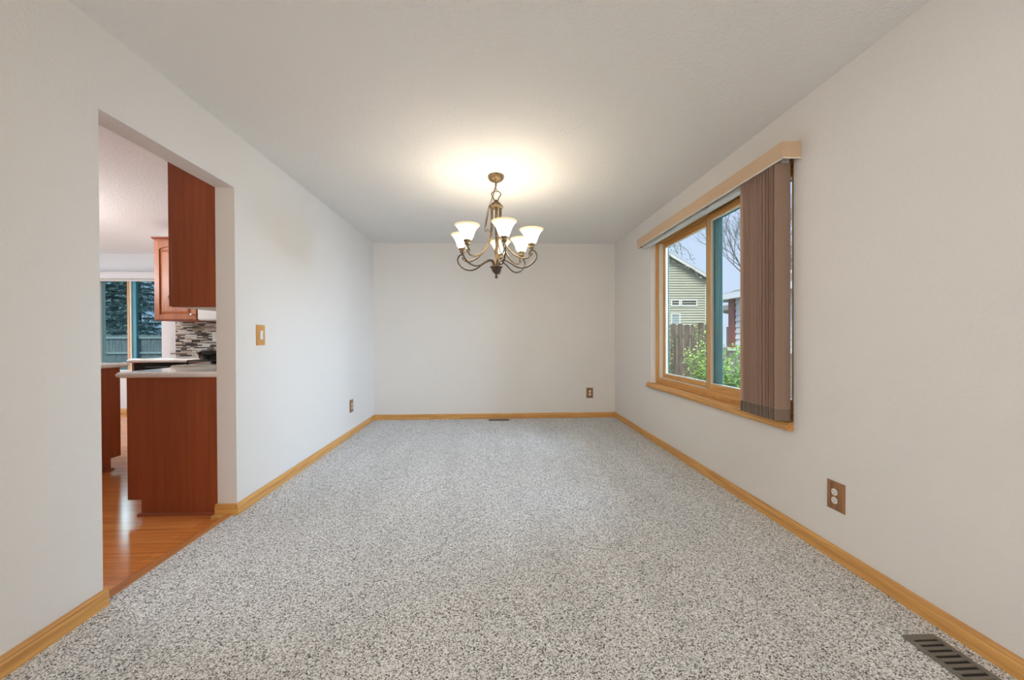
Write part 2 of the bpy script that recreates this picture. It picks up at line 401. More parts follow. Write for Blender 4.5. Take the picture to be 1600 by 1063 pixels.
# kitchen walls
fx0, fx1, fz0, fz1 = -6.05, -5.08, 0.62, 2.05
kf = MB()
kf.box(KL, fx0, KF, KF + 0.12, -0.08, HZ); kf.box(fx1, KBX, KF, KF + 0.12, -0.08, HZ)
kf.box(fx0, fx1, KF, KF + 0.12, -0.08, fz0); kf.box(fx0, fx1, KF, KF + 0.12, fz1, HZ)
struct('wall_kitchen_far', kf, M['kwall'], label='white far kitchen wall around the window')
kb = MB(); kb.box(KBX, KX, KB, KB + 0.12, -0.08, HZ); kb.box(KBX, KBX + 0.12, KB + 0.12, KF, -0.08, HZ)
struct('wall_kitchen_back', kb, M['kwall'], label='white kitchen wall behind the mosaic tiles')
struct('wall_kitchen_left', MB().box(KL - 0.1, KL, -1.6, KF + 0.12, -0.08, HZ), M['kwall'])
struct('wall_kitchen_rear', MB().box(KL, KX, -1.6, -1.5, -0.08, HZ), M['kwall'])

# baseboards: profile (offset from wall, height)
BP = [(0, 0), (0.013, 0), (0.013, 0.048), (0.011, 0.053), (0.0115, 0.060), (0.008, 0.066), (0.006, 0.072), (0, 0.072)]
def bb_y(x, side, y0, y1, name, label, z=0.0):
    mb = MB().prism([(x + side * a, z + h) for a, h in BP], 'y', y0, y1)
    return struct(name, mb, M['oak_y'], label=label)
def bb_x(y, side, x0, x1, name, label, z=0.0):
    mb = MB().prism([(y + side * a, z + h) for a, h in BP], 'x', x0, x1)
    return struct(name, mb, M['oak_x'], label=label)
bb_y(LX, 1, REAR, OY0 + 0.012, 'baseboard_left', 'oak baseboard on the left wall before the opening')
bb_y(LX, 1, OY1 - 0.012, DY, 'baseboard_left', 'oak baseboard on the left wall beyond the opening')
bb_x(OY1, -1, KX - 0.01, LX + 0.005, 'baseboard_left', 'short oak baseboard on the jamb of the opening')
bb_x(DY, -1, LX, RX, 'baseboard_back', 'oak baseboard along the back wall')
bb_y(RX, -1, REAR, DY, 'baseboard_right', 'oak baseboard along the right wall')
bb_x(KF, -1, KL, KBX, 'baseboard_kitchen_far', 'oak baseboard under the kitchen window', -0.008)
# reducer strip between carpet and hardwood
thr = MB().prism([(LX - 0.075, -0.006), (LX - 0.068, 0.004), (LX - 0.045, 0.009), (LX - 0.028, 0.007), (LX - 0.022, -0.004)], 'y', OY0, OY1)
M['oak_red'] = wood('reddish_oak', (0.40, 0.15, 0.04), (0.56, 0.235, 0.075), 'y', 0.35)
struct('trim_1', thr, M['oak_red'], label='oak reducer strip between carpet and kitchen floor')
struct('trim_2', MB().prism([(KX - 0.005, -0.008), (KX - 0.005, 0.014), (KX + 0.012, 0.012), (KX + 0.075, 0.001), (KX + 0.080, -0.006)], 'y', OY1 - 0.055, OY1 - 0.013), M['oak_x'], label='small oak block at the foot of the jamb')

# ------------------------------------------------------------------ dining room window (window_1)
def window_unit():
    root = thing('window_1', 'oak sliding window with two panes on the right wall', None, (RX, 0, 0), 0, kind='structure')
    # local x grows outward
    z0, z1 = WZ0 + 0.03, WZ1
    fx = 0.052                                   # room face of the frame
    fr = MB()
    j = 0.030
    fr.box(fx, fx + 0.11, WY1 - j, WY1, z0, z1); fr.box(fx, fx + 0.11, WY0, WY0 + j, z0, z1)
    fr.box(fx, fx + 0.11, WY0 + j, WY1 - j, z1 - 0.04, z1); fr.box(fx, fx + 0.11, WY0 + j, WY1 - j, z0, z0 + 0.022)
    fr.build('frame', M['oak_z'], root, 0.003)
    # stepped oak head and sill inside the frame
    hd = MB(); hd.box(fx + 0.02, fx + 0.10, WY0 + j, WY1 - j, z1 - 0.055, z1 - 0.04); hd.box(fx + 0.045, fx + 0.10, WY0 + j, WY1 - j, z1 - 0.072, z1 - 0.055)
    hd.box(fx + 0.008, fx + 0.10, WY0 + j, WY1 - j, z0 + 0.022, z0 + 0.058)
    hd.build('stop', M['oak_y'], root, 0.002)
    ln = MB(); ln.box(fx + 0.025, fx + 0.10, WY1 - j - 0.018, WY1 - j, z0 + 0.058, z1 - 0.072); ln.box(fx + 0.025, fx + 0.10, WY0 + j, WY0 + j + 0.018, z0 + 0.058, z1 - 0.072)
    ln.box(fx + 0.03, fx + 0.05, WY0 + j, WY1 - j, z0 + 0.058, z0 + 0.062)
    ln.build('jamb_liner', M['vinyl'], root)
    mid = 2.96
    def sash(y0, y1, x0, sw, br, tr, zz0, zz1):
        s = MB()
        s.box(x0, x0 + 0.034, y0, y0 + sw, zz0, zz1); s.box(x0, x0 + 0.034, y1 - sw, y1, zz0, zz1)
        so = s.build('sash', M['oak_z'], root, 0.003)
        rl = MB(); rl.box(x0, x0 + 0.034, y0 + sw, y1 - sw, zz0, zz0 + br); rl.box(x0, x0 + 0.034, y0 + sw, y1 - sw, zz1 - tr, zz1)
        rl.build('rail', M['oak_y'], so, 0.002)
        # pale glazing bead and the pane
        b = 0.008; ya, yb, za, zb = y0 + sw, y1 - sw, zz0 + br, zz1 - tr
        bd = MB(); bd.box(x0 + 0.006, x0 + 0.026, ya, ya + b, za, zb); bd.box(x0 + 0.006, x0 + 0.026, yb - b, yb, za, zb)
        bd.box(x0 + 0.006, x0 + 0.026, ya + b, yb - b, za, za + b); bd.box(x0 + 0.006, x0 + 0.026, ya + b, yb - b, zb - b, zb)
        bd.build('glazing_bead', M['vinyl'], so)
        g = MB().box(x0 + 0.014, x0 + 0.019, ya + b * .5, yb - b * .5, za + b * .5, zb - b * .5)
        g.build('pane', M['glass'], so)
    zz0, zz1 = z0 + 0.058, z1 - 0.072
    sash(mid + 0.070, WY1 - j - 0.018, fx + 0.060, 0.042, 0.040, 0.050, zz0 + 0.004, zz1)
    sash(WY0 + j + 0.018, mid + 0.03, fx + 0.018, 0.046, 0.062, 0.050, z0 + 0.045, zz1 + 0.006)
    # blue green outer cladding and screen frame
    cl = MB()
    cl.box(fx + 0.0535, fx + 0.0585, mid - 0.122, mid + 0.100, z0 + 0.06, z1 - 0.045); cl.box(fx + 0.0515, fx + 0.0585, mid - 0.085, mid - 0.070, z0 + 0.06, z1 - 0.045)
    cl.box(fx + 0.0535, fx + 0.0585, WY0 + j, mid - 0.122, z1 - 0.130, z1 - 0.075)
    cl.box(fx + 0.105, fx + 0.112, WY1 - j - 0.050, WY1 - j, z0, z1)
    cl.box(fx + 0.105, fx + 0.14, WY0 + j, WY0 + j + 0.05, z0, z1)
    cl.box(fx + 0.100, fx + 0.14, WY0 + j + .05, WY1 - j - .055, z0 - 0.01, z0 + 0.05)
    cl.build('cladding', M['teal'], root, 0.004)
    st = MB().prism([(-0.030, 0.582), (-0.036, 0.592), (-0.038, 0.604), (-0.034, 0.616), (-0.028, 0.626), (-0.02, 0.630), (0.10, 0.630), (0.10, 0.606), (0.0, 0.604), (0.0, 0.582)], 'y', WY0 - 0.0, WY1 + 0.045)
    st.build('sill', M['oak_y'], root)
    return root
window_unit()

# ------------------------------------------------------------------ vertical blind
def vane_mat():
    mm = noise_var('taupe_vane', (0.46, 0.345, 0.275), (0.54, 0.42, 0.34), 4, 0.7, stretch=(60, 60, 0.3)); N, L, B = nd(mm)
    out = [n for n in N if n.type == 'OUTPUT_MATERIAL'][0]
    tr = N.new('ShaderNodeBsdfTranslucent'); tr.inputs[0].default_value = (0.68, 0.48, 0.36, 1)
    mx = N.new('ShaderNodeMixShader'); mx.inputs[0].default_value = 0.52
    L.new(B.outputs[0], mx.inputs[1]); L.new(tr.outputs[0], mx.inputs[2]); L.new(mx.outputs[0], out.inputs[0])
    return mm
M['vane'] = vane_mat()
M['hem'] = noise_var('taupe_vane_hem', (0.19, 0.135, 0.105), (0.24, 0.175, 0.135), 4, 0.7, stretch=(60, 60, 0.3))
def blind():
    root = thing('vertical_blind', 'taupe vertical blind drawn open at the near end of the window under a tan valance', 'window blind', (RX, 0, 0))
    y0, y1, z0, z1 = 1.975, 4.03, 2.118, 2.212
    v = MB()
    v.box(-0.104, -0.099, y0, y1, z0, z1)
    v.box(-0.099, 0.0, y0, y0 + 0.006, z0, z1); v.box(-0.099, 0.0, y1 - 0.006, y1, z0, z1)
    v.box(-0.099, 0.0, y0 + 0.006, y1 - 0.006, z1 - 0.005, z1)
    vo = v.build('valance', M['fabric_valance'], root, 0.0015)
    e = MB(); e.box(-0.1055, -0.098, y0, y1, z0 - 0.003, z0 + 0.004); e.box(-0.1055, 0.0, y0 - 0.002, y0 + 0.004, z0 - 0.003, z0 + 0.004)
    e.build('edge_strip', M['vinyl'], vo)
    h = MB(); h.box(-0.060, -0.016, y0 + 0.06, y1 - 0.03, 2.100, 2.160); h.box(-0.063, -0.016, y0 + 0.06, y1 - 0.03, 2.150, 2.163)
    h.build('headrail', M['trim_white'], root, 0.002)
    for yy in (3.45, 2.75):
        br = MB(); br.box(-0.066, -0.062, yy, yy + 0.016, 2.120, 2.170); br.box(-0.064, -0.0, yy, yy + 0.016, 2.166, 2.170)
        br.build('bracket', M['steel'], root)
    n = 17
    proto = None
    for i in range(n):
        y = 2.040 + i * 0.0178 + (random.Random(i + 50).uniform(-0.004, 0.004) if 0 < i < n - 1 else 0)
        if proto is None:
            a = MB(); seg = 8; pts = []
            for k in range(seg + 1):
                t = k / seg - 0.5
                pts.append((t * 0.089, -0.007 * (1 - (2 * t) ** 2)))
            poly = pts + [(x, yy + 0.0014) for x, yy in reversed(pts)]
            a.prism(poly, 'z', 0.706, 2.118, False)
            vo = a.build('vane', M['vane'], root)
            b = MB(); poly2 = [(x * 1.002, yy - 0.0006) for x, yy in pts] + [(x * 1.002, yy + 0.0020) for x, yy in reversed(pts)]
            b.prism(poly2, 'z', 0.640, 0.706, False); b.build('hem', M['hem'], vo)
            proto = vo
        else:
            vo = copy_tree(proto, root)
        rnd = random.Random(i)
        vo.location = (-0.0545, y, 0); vo.rotation_euler = (0, 0, math.radians(-11 + rnd.uniform(-9, 9)) if i else math.radians(-5))
    # pull wand hanging behind the stack
    root_w = MB().tube([(-0.052, 2.36, 2.11), (-0.052, 2.36, 0.95)], 0.0045, 8)
    root_w.build('wand', M['vinyl'], root)
blind()

# ------------------------------------------------------------------ wall plates
def plate_base(mb):
    mb.bevbox(-0.047, 0.047, -0.009, 0.0, -0.072, 0.072, 0.006)
def outlet(label, loc, rz, group=None):
    o = thing('wall_outlet', label, 'outlet', loc, rz, group)
    p = MB(); plate_base(p); p.build('plate', M['plate_wood'], o)
    for zz in (0.021, -0.021):
        r = MB(); poly = []
        for k in range(20):
            a = 2 * math.pi * k / 20
            poly.append((max(-0.0145, min(0.0145, 0.0172 * math.cos(a))), zz + 0.0165 * math.sin(a)))
        r.prism(poly, 'y', -0.0118, -0.0085)
        ro = r.build('receptacle', M['white'], o)
        s = MB(); s.box(-0.0075, -0.0050, -0.0123, -0.0117, zz - 0.001, zz + 0.008); s.box(0.0050, 0.0075, -0.0123, -0.0117, zz, zz + 0.007)
        s.prism([(0.0028 * math.cos(a * .785), zz - 0.0075 + 0.0028 * math.sin(a * .785)) for a in range(8)], 'y', -0.0123, -0.0117)
        s.build('slot', M['dark'], ro)
    c = MB(M=Matrix.Translation((0, -0.0088, 0)) @ Matrix.Rotation(math.pi / 2, 4, 'X')); c.lathe([(0.0, 0.0025), (0.003, 0.002), (0.0038, 0.0), (0.0038, -0.001)], n=12)
    c.build('screw', M['brass'], o)
    return o
outlet('walnut wood outlet plate low on the right wall above the long baseboard', (RX, 1.765, 0.322), -math.pi / 2)
outlet('small wood outlet plate low on the back wall near the right corner', (1.358, DY, 0.346), 0)
outlet('small wood outlet plate low on the left wall near the back corner', (LX, 4.275, 0.343), math.pi / 2)
def switch():
    o = thing('light_switch', 'oak light switch plate with cream rocker on the left wall beside the opening', 'light switch', (LX, 2.635, 1.150), math.pi / 2)
    p = MB(); plate_base(p); p.build('plate', M['oak_z'], o)
    fr = MB(); fr.box(-0.0175, 0.0175, -0.0100, -0.0085, -0.0345, 0.0345); fr.build('bezel', M['plate_wood'], o)
    r = MB(); r.add([(-0.0155, -0.0135, 0.032), (0.0155, -0.0135, 0.032), (0.0155, -0.0105, 0), (-0.0155, -0.0105, 0), (-0.0155, -0.0125, -0.032), (0.0155, -0.0125, -0.032),
                     (-0.0155, -0.009, 0.032), (0.0155, -0.009, 0.032), (0.0155, -0.009, -0.032), (-0.0155, -0.009, -0.032)],
                    [(0, 3, 2, 1), (3, 4, 5, 2), (0, 1, 7, 6), (4, 9, 8, 5), (0, 6, 9, 4, 3), (1, 2, 5, 8, 7)])
    r.build('rocker', M['white'], o)
    for zz in (0.05, -0.05):
        c = MB(M=Matrix.Translation((0, -0.0088, zz)) @ Matrix.Rotation(math.pi / 2, 4, 'X')); c.lathe([(0.0, 0.002), (0.003, 0.0015), (0.0035, 0.0), (0.0035, -0.001)], n=12)
        c.build('screw', M['brass'], o)
switch()

# ------------------------------------------------------------------ floor registers
def register(label, loc, rz, w, l):
    # local: width along x, length along y
    o = thing('floor_register', label, 'floor vent', loc, rz)
    fw = 0.016; h = 0.008
    f = MB()
    for (x0, x1, y0, y1) in ((-w / 2, -w / 2 + fw, -l / 2, l / 2), (w / 2 - fw, w / 2, -l / 2, l / 2), (-w / 2 + fw, w / 2 - fw, -l / 2, -l / 2 + fw * 1.4), (-w / 2 + fw, w / 2 - fw, l / 2 - fw * 1.4, l / 2)):
        f.box(x0, x1, y0, y1, 0.0, h)
    f.build('frame', M['register'], o, 0.002)
    MB().box(-w / 2 + fw, w / 2 - fw, -l / 2 + fw, l / 2 - fw, 0.0, 0.0012).build('dark_backing', M['dark'], o)  # flat dark sheet standing in for the shaded hole below
    lv = MB(); n = int((l - 2.8 * fw) / 0.0225)
    for i in range(n):
        y = -l / 2 + fw * 1.4 + (i + 0.5) * (l - 2.8 * fw) / n
        a = [(-w / 2 + fw, y - 0.006, 0.0022), (w / 2 - fw, y - 0.006, 0.0022), (w / 2 - fw, y - 0.0042, 0.0016), (-w / 2 + fw, y - 0.0042, 0.0016)]
        b = [(-w / 2 + fw, y + 0.001, 0.0072), (w / 2 - fw, y + 0.001, 0.0072), (w / 2 - fw, y + 0.003, 0.0066), (-w / 2 + fw, y + 0.003, 0.0066)]
        lv.frustum(a, b)
    lv.build('louver', M['register'], o)
register('brown metal floor vent in the carpet beside the right baseboard', (1.583, 1.130, 0.0), 0, 0.125, 0.345)
register('small dark floor vent in the carpet at the foot of the back wall', (0.078, 4.975, 0.0), math.pi / 2, 0.085, 0.285)

# ------------------------------------------------------------------ chandelier
def chandelier():
    cx, cy = 0.031, 2.972
    o = thing('chandelier', 'bronze six light chandelier with glowing cream bell shades hanging from the ceiling', 'chandelier', (cx, cy, HZ))
    Z = lambda z: z - HZ
    MB().lathe([(0.0, 0), (0.064, 0), (0.066, -0.006), (0.061, -0.014), (0.063, -0.020), (0.055, -0.032), (0.040, -0.042), (0.018, -0.049), (0.008, -0.052), (0.006, -0.060), (0.0, -0.060)], n=36).build('canopy', M['bronze'], o)
    # chain
    zt = 2.385
    for i in range(3):
        c = zt - 0.014 - i * 0.024
        pts = []
        for k in range(14):
            a = 2 * math.pi * k / 14
            p = (0.0085 * math.cos(a), 0.0, 0.0165 * math.sin(a))
            pts.append((p[0], p[1], p[2] + Z(c)) if i % 2 == 0 else (p[1], p[0], p[2] + Z(c)))
        MB().tube(pts, 0.0022, 6, True).build('chain_link', M['bronze'], o)
    # shield shaped hanging loop
    lp = catmull([(0, 0, Z(2.318)), (0.022, 0, Z(2.312)), (0.038, 0, Z(2.292)), (0.022, 0, Z(2.262)), (0.012, 0, Z(2.236)), (-0.012, 0, Z(2.236)), (-0.022, 0, Z(2.262)), (-0.038, 0, Z(2.292)), (-0.022, 0, Z(2.312))], 5, True)
    MB().tube(lp, 0.0042, 8, True).build('loop', M['bronze'], o)
    # top cap
    MB().lathe([(0.0, Z(2.245)), (0.012, Z(2.243)), (0.014, Z(2.226)), (0.030, Z(2.222)), (0.036, Z(2.214)), (0.030, Z(2.207)), (0.050, Z(2.199)), (0.057, Z(2.190)), (0.055, Z(2.181)), (0.044, Z(2.176)), (0.0, Z(2.174))], n=36).build('cap', M['bronze'], o)
    # slender central stem and bottom bowl with finial
    MB().lathe([(0.010, Z(2.18)), (0.010, Z(1.86)), (0.016, Z(1.85)), (0.020, Z(1.83)), (0.012, Z(1.81)), (0.014, Z(1.76)), (0.022, Z(1.735)), (0.022, Z(1.69))], n=20).build('stem', M['bronze'], o)
    MB().lathe([(0.0, Z(1.712)), (0.030, Z(1.710)), (0.050, Z(1.706)), (0.053, Z(1.699)), (0.046, Z(1.692)), (0.038, Z(1.680)), (0.036, Z(1.668)), (0.026, Z(1.656)), (0.016, Z(1.646)), (0.009, Z(1.638)), (0.008, Z(1.630)), (0.013, Z(1.624)), (0.013, Z(1.616)), (0.006, Z(1.608)), (0.0, Z(1.606))], n=32).build('hub', M['bronze_shaded'], o)
    low = [(.026, 1.700), (.030, 1.735), (.045, 1.752), (.068, 1.752), (.11, 1.732), (.165, 1.697), (.215, 1.683), (.270, 1.695), (.315, 1.730), (.333, 1.772), (.320, 1.805), (.296, 1.817), (.277, 1.808), (.271, 1.790), (.280, 1.778), (.290, 1.784), (.288, 1.795)]
    up = [(.040, 2.182), (.040, 2.08), (.045, 2.00), (.060, 1.925), (.095, 1.850), (.145, 1.795), (.205, 1.762), (.250, 1.758), (.276, 1.772), (.283, 1.790)]
    for i in range(6):
        th = math.radians((11, 73, 131, 173, 255, 310)[i])
        dx, dy = math.sin(th), -math.cos(th)
        W = lambda r, z: (r * dx, r * dy, Z(z))
        MB().tube(catmull([W(*p) for p in up], 5), 0.0068, 8, flat=1.0).build('upper_arm', M['bronze'], o)
        MB().tube(catmull([W(*p) for p in low], 5), 0.0062, 8).build('lower_arm', M['bronze_shaded'], o)
        c = W(.290, 0); c = (c[0], c[1], 0)
        so = MB().lathe([(0.0, Z(1.812)), (0.010, Z(1.814)), (0.008, Z(1.824)), (0.020, Z(1.832)), (0.024, Z(1.842)), (0.020, Z(1.850)), (0.029, Z(1.857)), (0.031, Z(1.872)), (0.029, Z(1.876)), (0.012, Z(1.878)), (0.012, Z(1.900)), (0.0, Z(1.900))], c, 24).build('socket', M['bronze'], o)
        prof = [(.029, 1.868), (.036, 1.876), (.044, 1.895), (.052, 1.918), (.061, 1.940), (.074, 1.961), (.088, 1.974), (.096, 1.979)]
        outp = [(r, Z(z)) for r, z in prof]; inn = [(r - 0.0035, Z(z + 0.0012)) for r, z in reversed(prof)]
        MB().lathe(outp + [(0.0965, Z(1.9815))] + inn, c, 36).build('lamp_shade', M['shade'], o)
        MB().lathe([(0.0, Z(1.898)), (0.012, Z(1.900)), (0.020, Z(1.918)), (0.023, Z(1.932)), (0.018, Z(1.948)), (0.0, Z(1.955))], c, 16).build('bulb', M['bulb'], o)
    # cord looping down beside the column
    cd = catmull([(0.0, 0, Z(2.385)), (-0.010, -0.01, Z(2.335)), (-0.035, -0.02, Z(2.25)), (-0.062, -0.03, Z(2.17)), (-0.080, -0.035, Z(2.08)), (-0.092, -0.03, Z(2.00)), (-0.080, -0.03, Z(1.975)), (-0.070, -0.03, Z(2.00)), (-0.060, -0.03, Z(1.985)), (-0.045, -0.03, Z(1.965)), (-0.035, -0.02, Z(2.0))], 6)
    MB().tube(cd, 0.0028, 6).build('cord', M['bronze'], o)
    cd2 = catmull([(0.004, 0.006, Z(2.385)), (-0.030, -0.018, Z(2.24)), (-0.066, -0.03, Z(2.12)), (-0.085, -0.03, Z(2.02)), (-0.074, -0.035, Z(2.06)), (-0.058, -0.03, Z(2.15))], 6)
    MB().tube(cd2, 0.0022, 6).build('cord', M['bronze'], o)
chandelier()

# ------------------------------------------------------------------ kitchen
FLZ = -0.008
def raised_door(mb, w, h, t=0.02, arch=0.0):
    # local: x 0..w, z 0..h, front face at y = -t
    s = 0.055
    mb.box(0, s, -t, 0, 0, h); mb.box(w - s, w, -t, 0, 0, h); mb.box(s, w - s, -t, 0, 0, s)
    n = 10; top = []
    for k in range(n + 1):
        u = k / n; top.append((s + (w - 2 * s) * u, h - s - arch + arch * math.sin(math.pi * u) ** 0.8 if arch else h - s))
    mb.prism(top + [(w - s, h), (s, h)], 'y', -t, 0)
    mb.box(s, w - s, -t * 0.4, -0.001, s, h - s - arch * 0.0 - 0.001)
    # raised field
    e = 0.028; d0, d1 = -t * 0.4, -t * 0.95
    x0, x1, z0, z1 = s + 0.008, w - s - 0.008, s + 0.008, h - s - arch - 0.006
    mb.frustum([(x0, d0, z0), (x1, d0, z0), (x1, d0, z1), (x0, d0, z1)], [(x0 + e, d1, z0 + e), (x1 - e, d1, z0 + e), (x1 - e, d1, z1 - e), (x0 + e, d1, z1 - e)])
    return mb
RotF = {'-y': Matrix.Identity(4), '-x': Matrix.Rotation(-math.pi / 2, 4, 'Z'), '+y': Matrix.Rotation(math.pi, 4, 'Z')}
def knob(parent, M4):
    MB(M=M4 @ Matrix.Rotation(math.pi / 2, 4, 'X')).lathe([(0.006, 0), (0.005, 0.012), (0.013, 0.020), (0.014, 0.026), (0.008, 0.031), (0, 0.032)], n=14).build('knob', M['steel'], parent)

# near base cabinet: end panel at y = 2.42, front faces -x
NY, NX = 2.42, -2.345
def near_base():
    o = thing('base_cabinet', 'cherry base cabinet with its plain end panel just inside the kitchen opening', 'cabinet', (KX, NY, FLZ))
    x = NX - KX; d = 0.385; h = 0.885
    ep = MB(); prof = [(0.0, 0.0), (x + 0.085, 0.0), (x + 0.085, 0.10), (x, 0.10), (x, h), (0.0, h)]
    ep.prism(prof, 'y', 0.0, 0.018); ep.build('end_panel', M['cherry_z'], o, 0.001)
    b = MB(); b.box(x + 0.02, -0.002, 0.018, d, 0.10, h); b.box(x + 0.085, -0.002, 0.018, d, 0.0, 0.10); b.build('carcass', M['cherry_z'], o)
    sh = MB().prism([(0.0, 0.0), (-0.016, 0.0), (-0.015, 0.008), (-0.010, 0.015), (0.0, 0.018)], 'x', x + 0.070, -0.002)
    sh.build('shoe_molding', M['cherry_x'], o)
    T = Matrix.Translation((x + 0.02, d - 0.005, 0)) @ RotF['-x']
    dm = MB(M=T @ Matrix.Translation((0.008, 0, 0.115))); raised_door(dm, d - 0.03, 0.56); do = dm.build('door', M['cherry_z'], o, 0.002)
    knob(do, T @ Matrix.Translation((d - 0.06, -0.02, 0.60)))
    dr = MB(M=T @ Matrix.Translation((0.008, 0, 0.70))); dr.bevbox(0, d - 0.03, -0.02, 0, 0, 0.16, 0.008); dro = dr.build('drawer', M['cherry_y'], o)
    knob(dro, T @ Matrix.Translation((d / 2, -0.02, 0.78)))
near_base()
def bullnose(z0, z1, n=7):
    r = (z1 - z0) / 2
    return [(r - r * math.sin(math.pi * k / n), z0 + r - r * math.cos(math.pi * k / n)) for k in range(n + 1)]
def counter_slab(mb, x0, x1, y0, y1, z0, z1, edges):
    # box with rounded edges via stacked insets on the given sides ('x0','x1','y0','y1')
    n = 8; r = (z1 - z0) / 2; rings = []
    for k in range(n + 1):
        a = math.pi * k / n; ins = r - r * math.sin(a); z = (z0 + z1) / 2 - r * math.cos(a)
        rings.append([(x0 + (ins if 'x0' in edges else 0), y0 + (ins if 'y0' in edges else 0), z), (x1 - (ins if 'x1' in edges else 0), y0 + (ins if 'y0' in edges else 0), z),
                      (x1 - (ins if 'x1' in edges else 0), y1 - (ins if 'y1' in edges else 0), z), (x0 + (ins if 'x0' in edges else 0), y1 - (ins if 'y1' in edges else 0), z)])
    v = [p for rg in rings for p in rg]; f = [(3, 2, 1, 0), tuple(4 * n + i for i in range(4))]
    for k in range(n):
        for i in range(4): f.append((4 * k + i, 4 * k + (i + 1) % 4, 4 * k + 4 + (i + 1) % 4, 4 * k + 4 + i))
    mb.add(v, f)
    return mb
ct = counter_slab(MB(), NX - 0.045, KX - 0.001, NY - 0.025, NY + 0.385, FLZ + 0.885, 0.915, ('x0', 'y0')).build('countertop', M['counter'])
tag(ct, 'cream countertop slab with rounded edge on the near cherry base cabinet', 'countertop')

# gas range behind the near cabinet
def gas_range():
    y0, y1 = NY + 0.392, NY + 0.392 + 0.755
    o = thing('gas_range', 'cream gas range with black grates behind the near countertop', 'stove', (KX, y0, FLZ))
    x = -0.62; L_ = y1 - y0
    MB().box(x, -0.01, 0.0, L_, 0.03, 0.90).build('body', M['enamel'], o, 0.003)
    top = counter_slab(MB(), x - 0.03, -0.01, 0.0, L_, 0.900, 0.936, ('x0',)); top.build('cooktop', M['enamel'], o)
    MB().box(x - 0.02, x, 0.02, L_ - 0.02, 0.16, 0.70).build('oven_door', M['enamel'], o, 0.004)
    hd = MB().tube([(x - 0.055, 0.06, 0.68), (x - 0.055, L_ - 0.06, 0.68)], 0.010, 10); hd.build('handle', M['steel'], o)
    for i in range(5):
        T = Matrix.Translation((x - 0.005, 0.10 + i * (L_ - 0.2) / 4, 0.80)) @ RotF['-x'] @ Matrix.Rotation(math.pi / 2, 4, 'X')
        MB(M=T).lathe([(0.020, 0), (0.019, 0.016), (0.015, 0.022), (0, 0.022)], n=16).build('knob', M['iron'], o)
    for j in range(2):
        for k in range(2):
            c = (-0.45 + k * 0.27, 0.19 + j * 0.37, 0.0)
            g = MB(); R = 0.125
            for a, b in (((-R, -R), (R, -R)), ((R, -R), (R, R)), ((R, R), (-R, R)), ((-R, R), (-R, -R)), ((-R, 0), (R, 0)), ((0, -R), (0, R))):
                g.tube([(c[0] + a[0], c[1] + a[1], 0.965), (c[0] + b[0], c[1] + b[1], 0.965)], 0.006, 6)
            for a in ((-R, -R), (R, -R), (R, R), (-R, R)):
                g.tube([(c[0] + a[0], c[1] + a[1], 0.965), (c[0] + a[0], c[1] + a[1], 0.936)], 0.006, 6)
            g.build('grate', M['iron'], o)
            MB().lathe([(0, 0.955), (0.03, 0.953), (0.042, 0.945), (0.045, 0.936)], c, 18).build('burner', M['iron'], o)
    MB().box(-0.055, -0.01, 0.0, L_, 0.936, 1.03).build('backguard', M['enamel'], o, 0.004)
gas_range()
# black pan on the front burner
pn = thing('frying_pan', 'black pan with a steel handle standing on the gas range', 'pan', (KX - 0.45, NY + 0.392 + 0.20, FLZ + 0.972))
MB().lathe([(0, 0), (0.10, 0), (0.112, 0.006), (0.128, 0.058), (0.132, 0.064), (0.127, 0.064), (0.108, 0.009), (0, 0.006)], n=32).build('bowl', M['black'], pn)
MB().tube([(-0.12, -0.03, 0.045), (-0.20, -0.06, 0.052), (-0.28, -0.10, 0.048)], [0.009, 0.008, 0.010], 10, flat=0.6).build('handle', M['steel'], pn)

# near wall cabinet above
def near_upper():
    o = thing('wall_cabinet', 'dark cherry wall cabinet end panel hanging just inside the kitchen opening', 'cabinet', (KX, NY, 1.330))
    x = -0.30; d = 0.395; h = 0.965
    MB().prism([(0, 0), (x, 0), (x, h), (0, h)], 'y', 0.0, 0.014).build('end_panel', M['cherry_z'], o, 0.001)
    MB().box(x, -0.001, 0.014, d, 0.012, h).build('carcass', M['cherry_z'], o)
    MB().box(x + 0.004, -0.001, 0.014, d, 0.0, 0.012).build('bottom_panel', M['vinyl'], o)
    T = Matrix.Translation((x - 0.001, d - 0.004, 0)) @ RotF['-x']
    dm = MB(M=T @ Matrix.Translation((0.004, 0, 0.006))); raised_door(dm, d - 0.012, h - 0.02, arch=0.03); do = dm.build('door', M['cherry_z'], o, 0.002)
    knob(do, T @ Matrix.Translation((d - 0.045, -0.02, 0.07)))
near_upper()

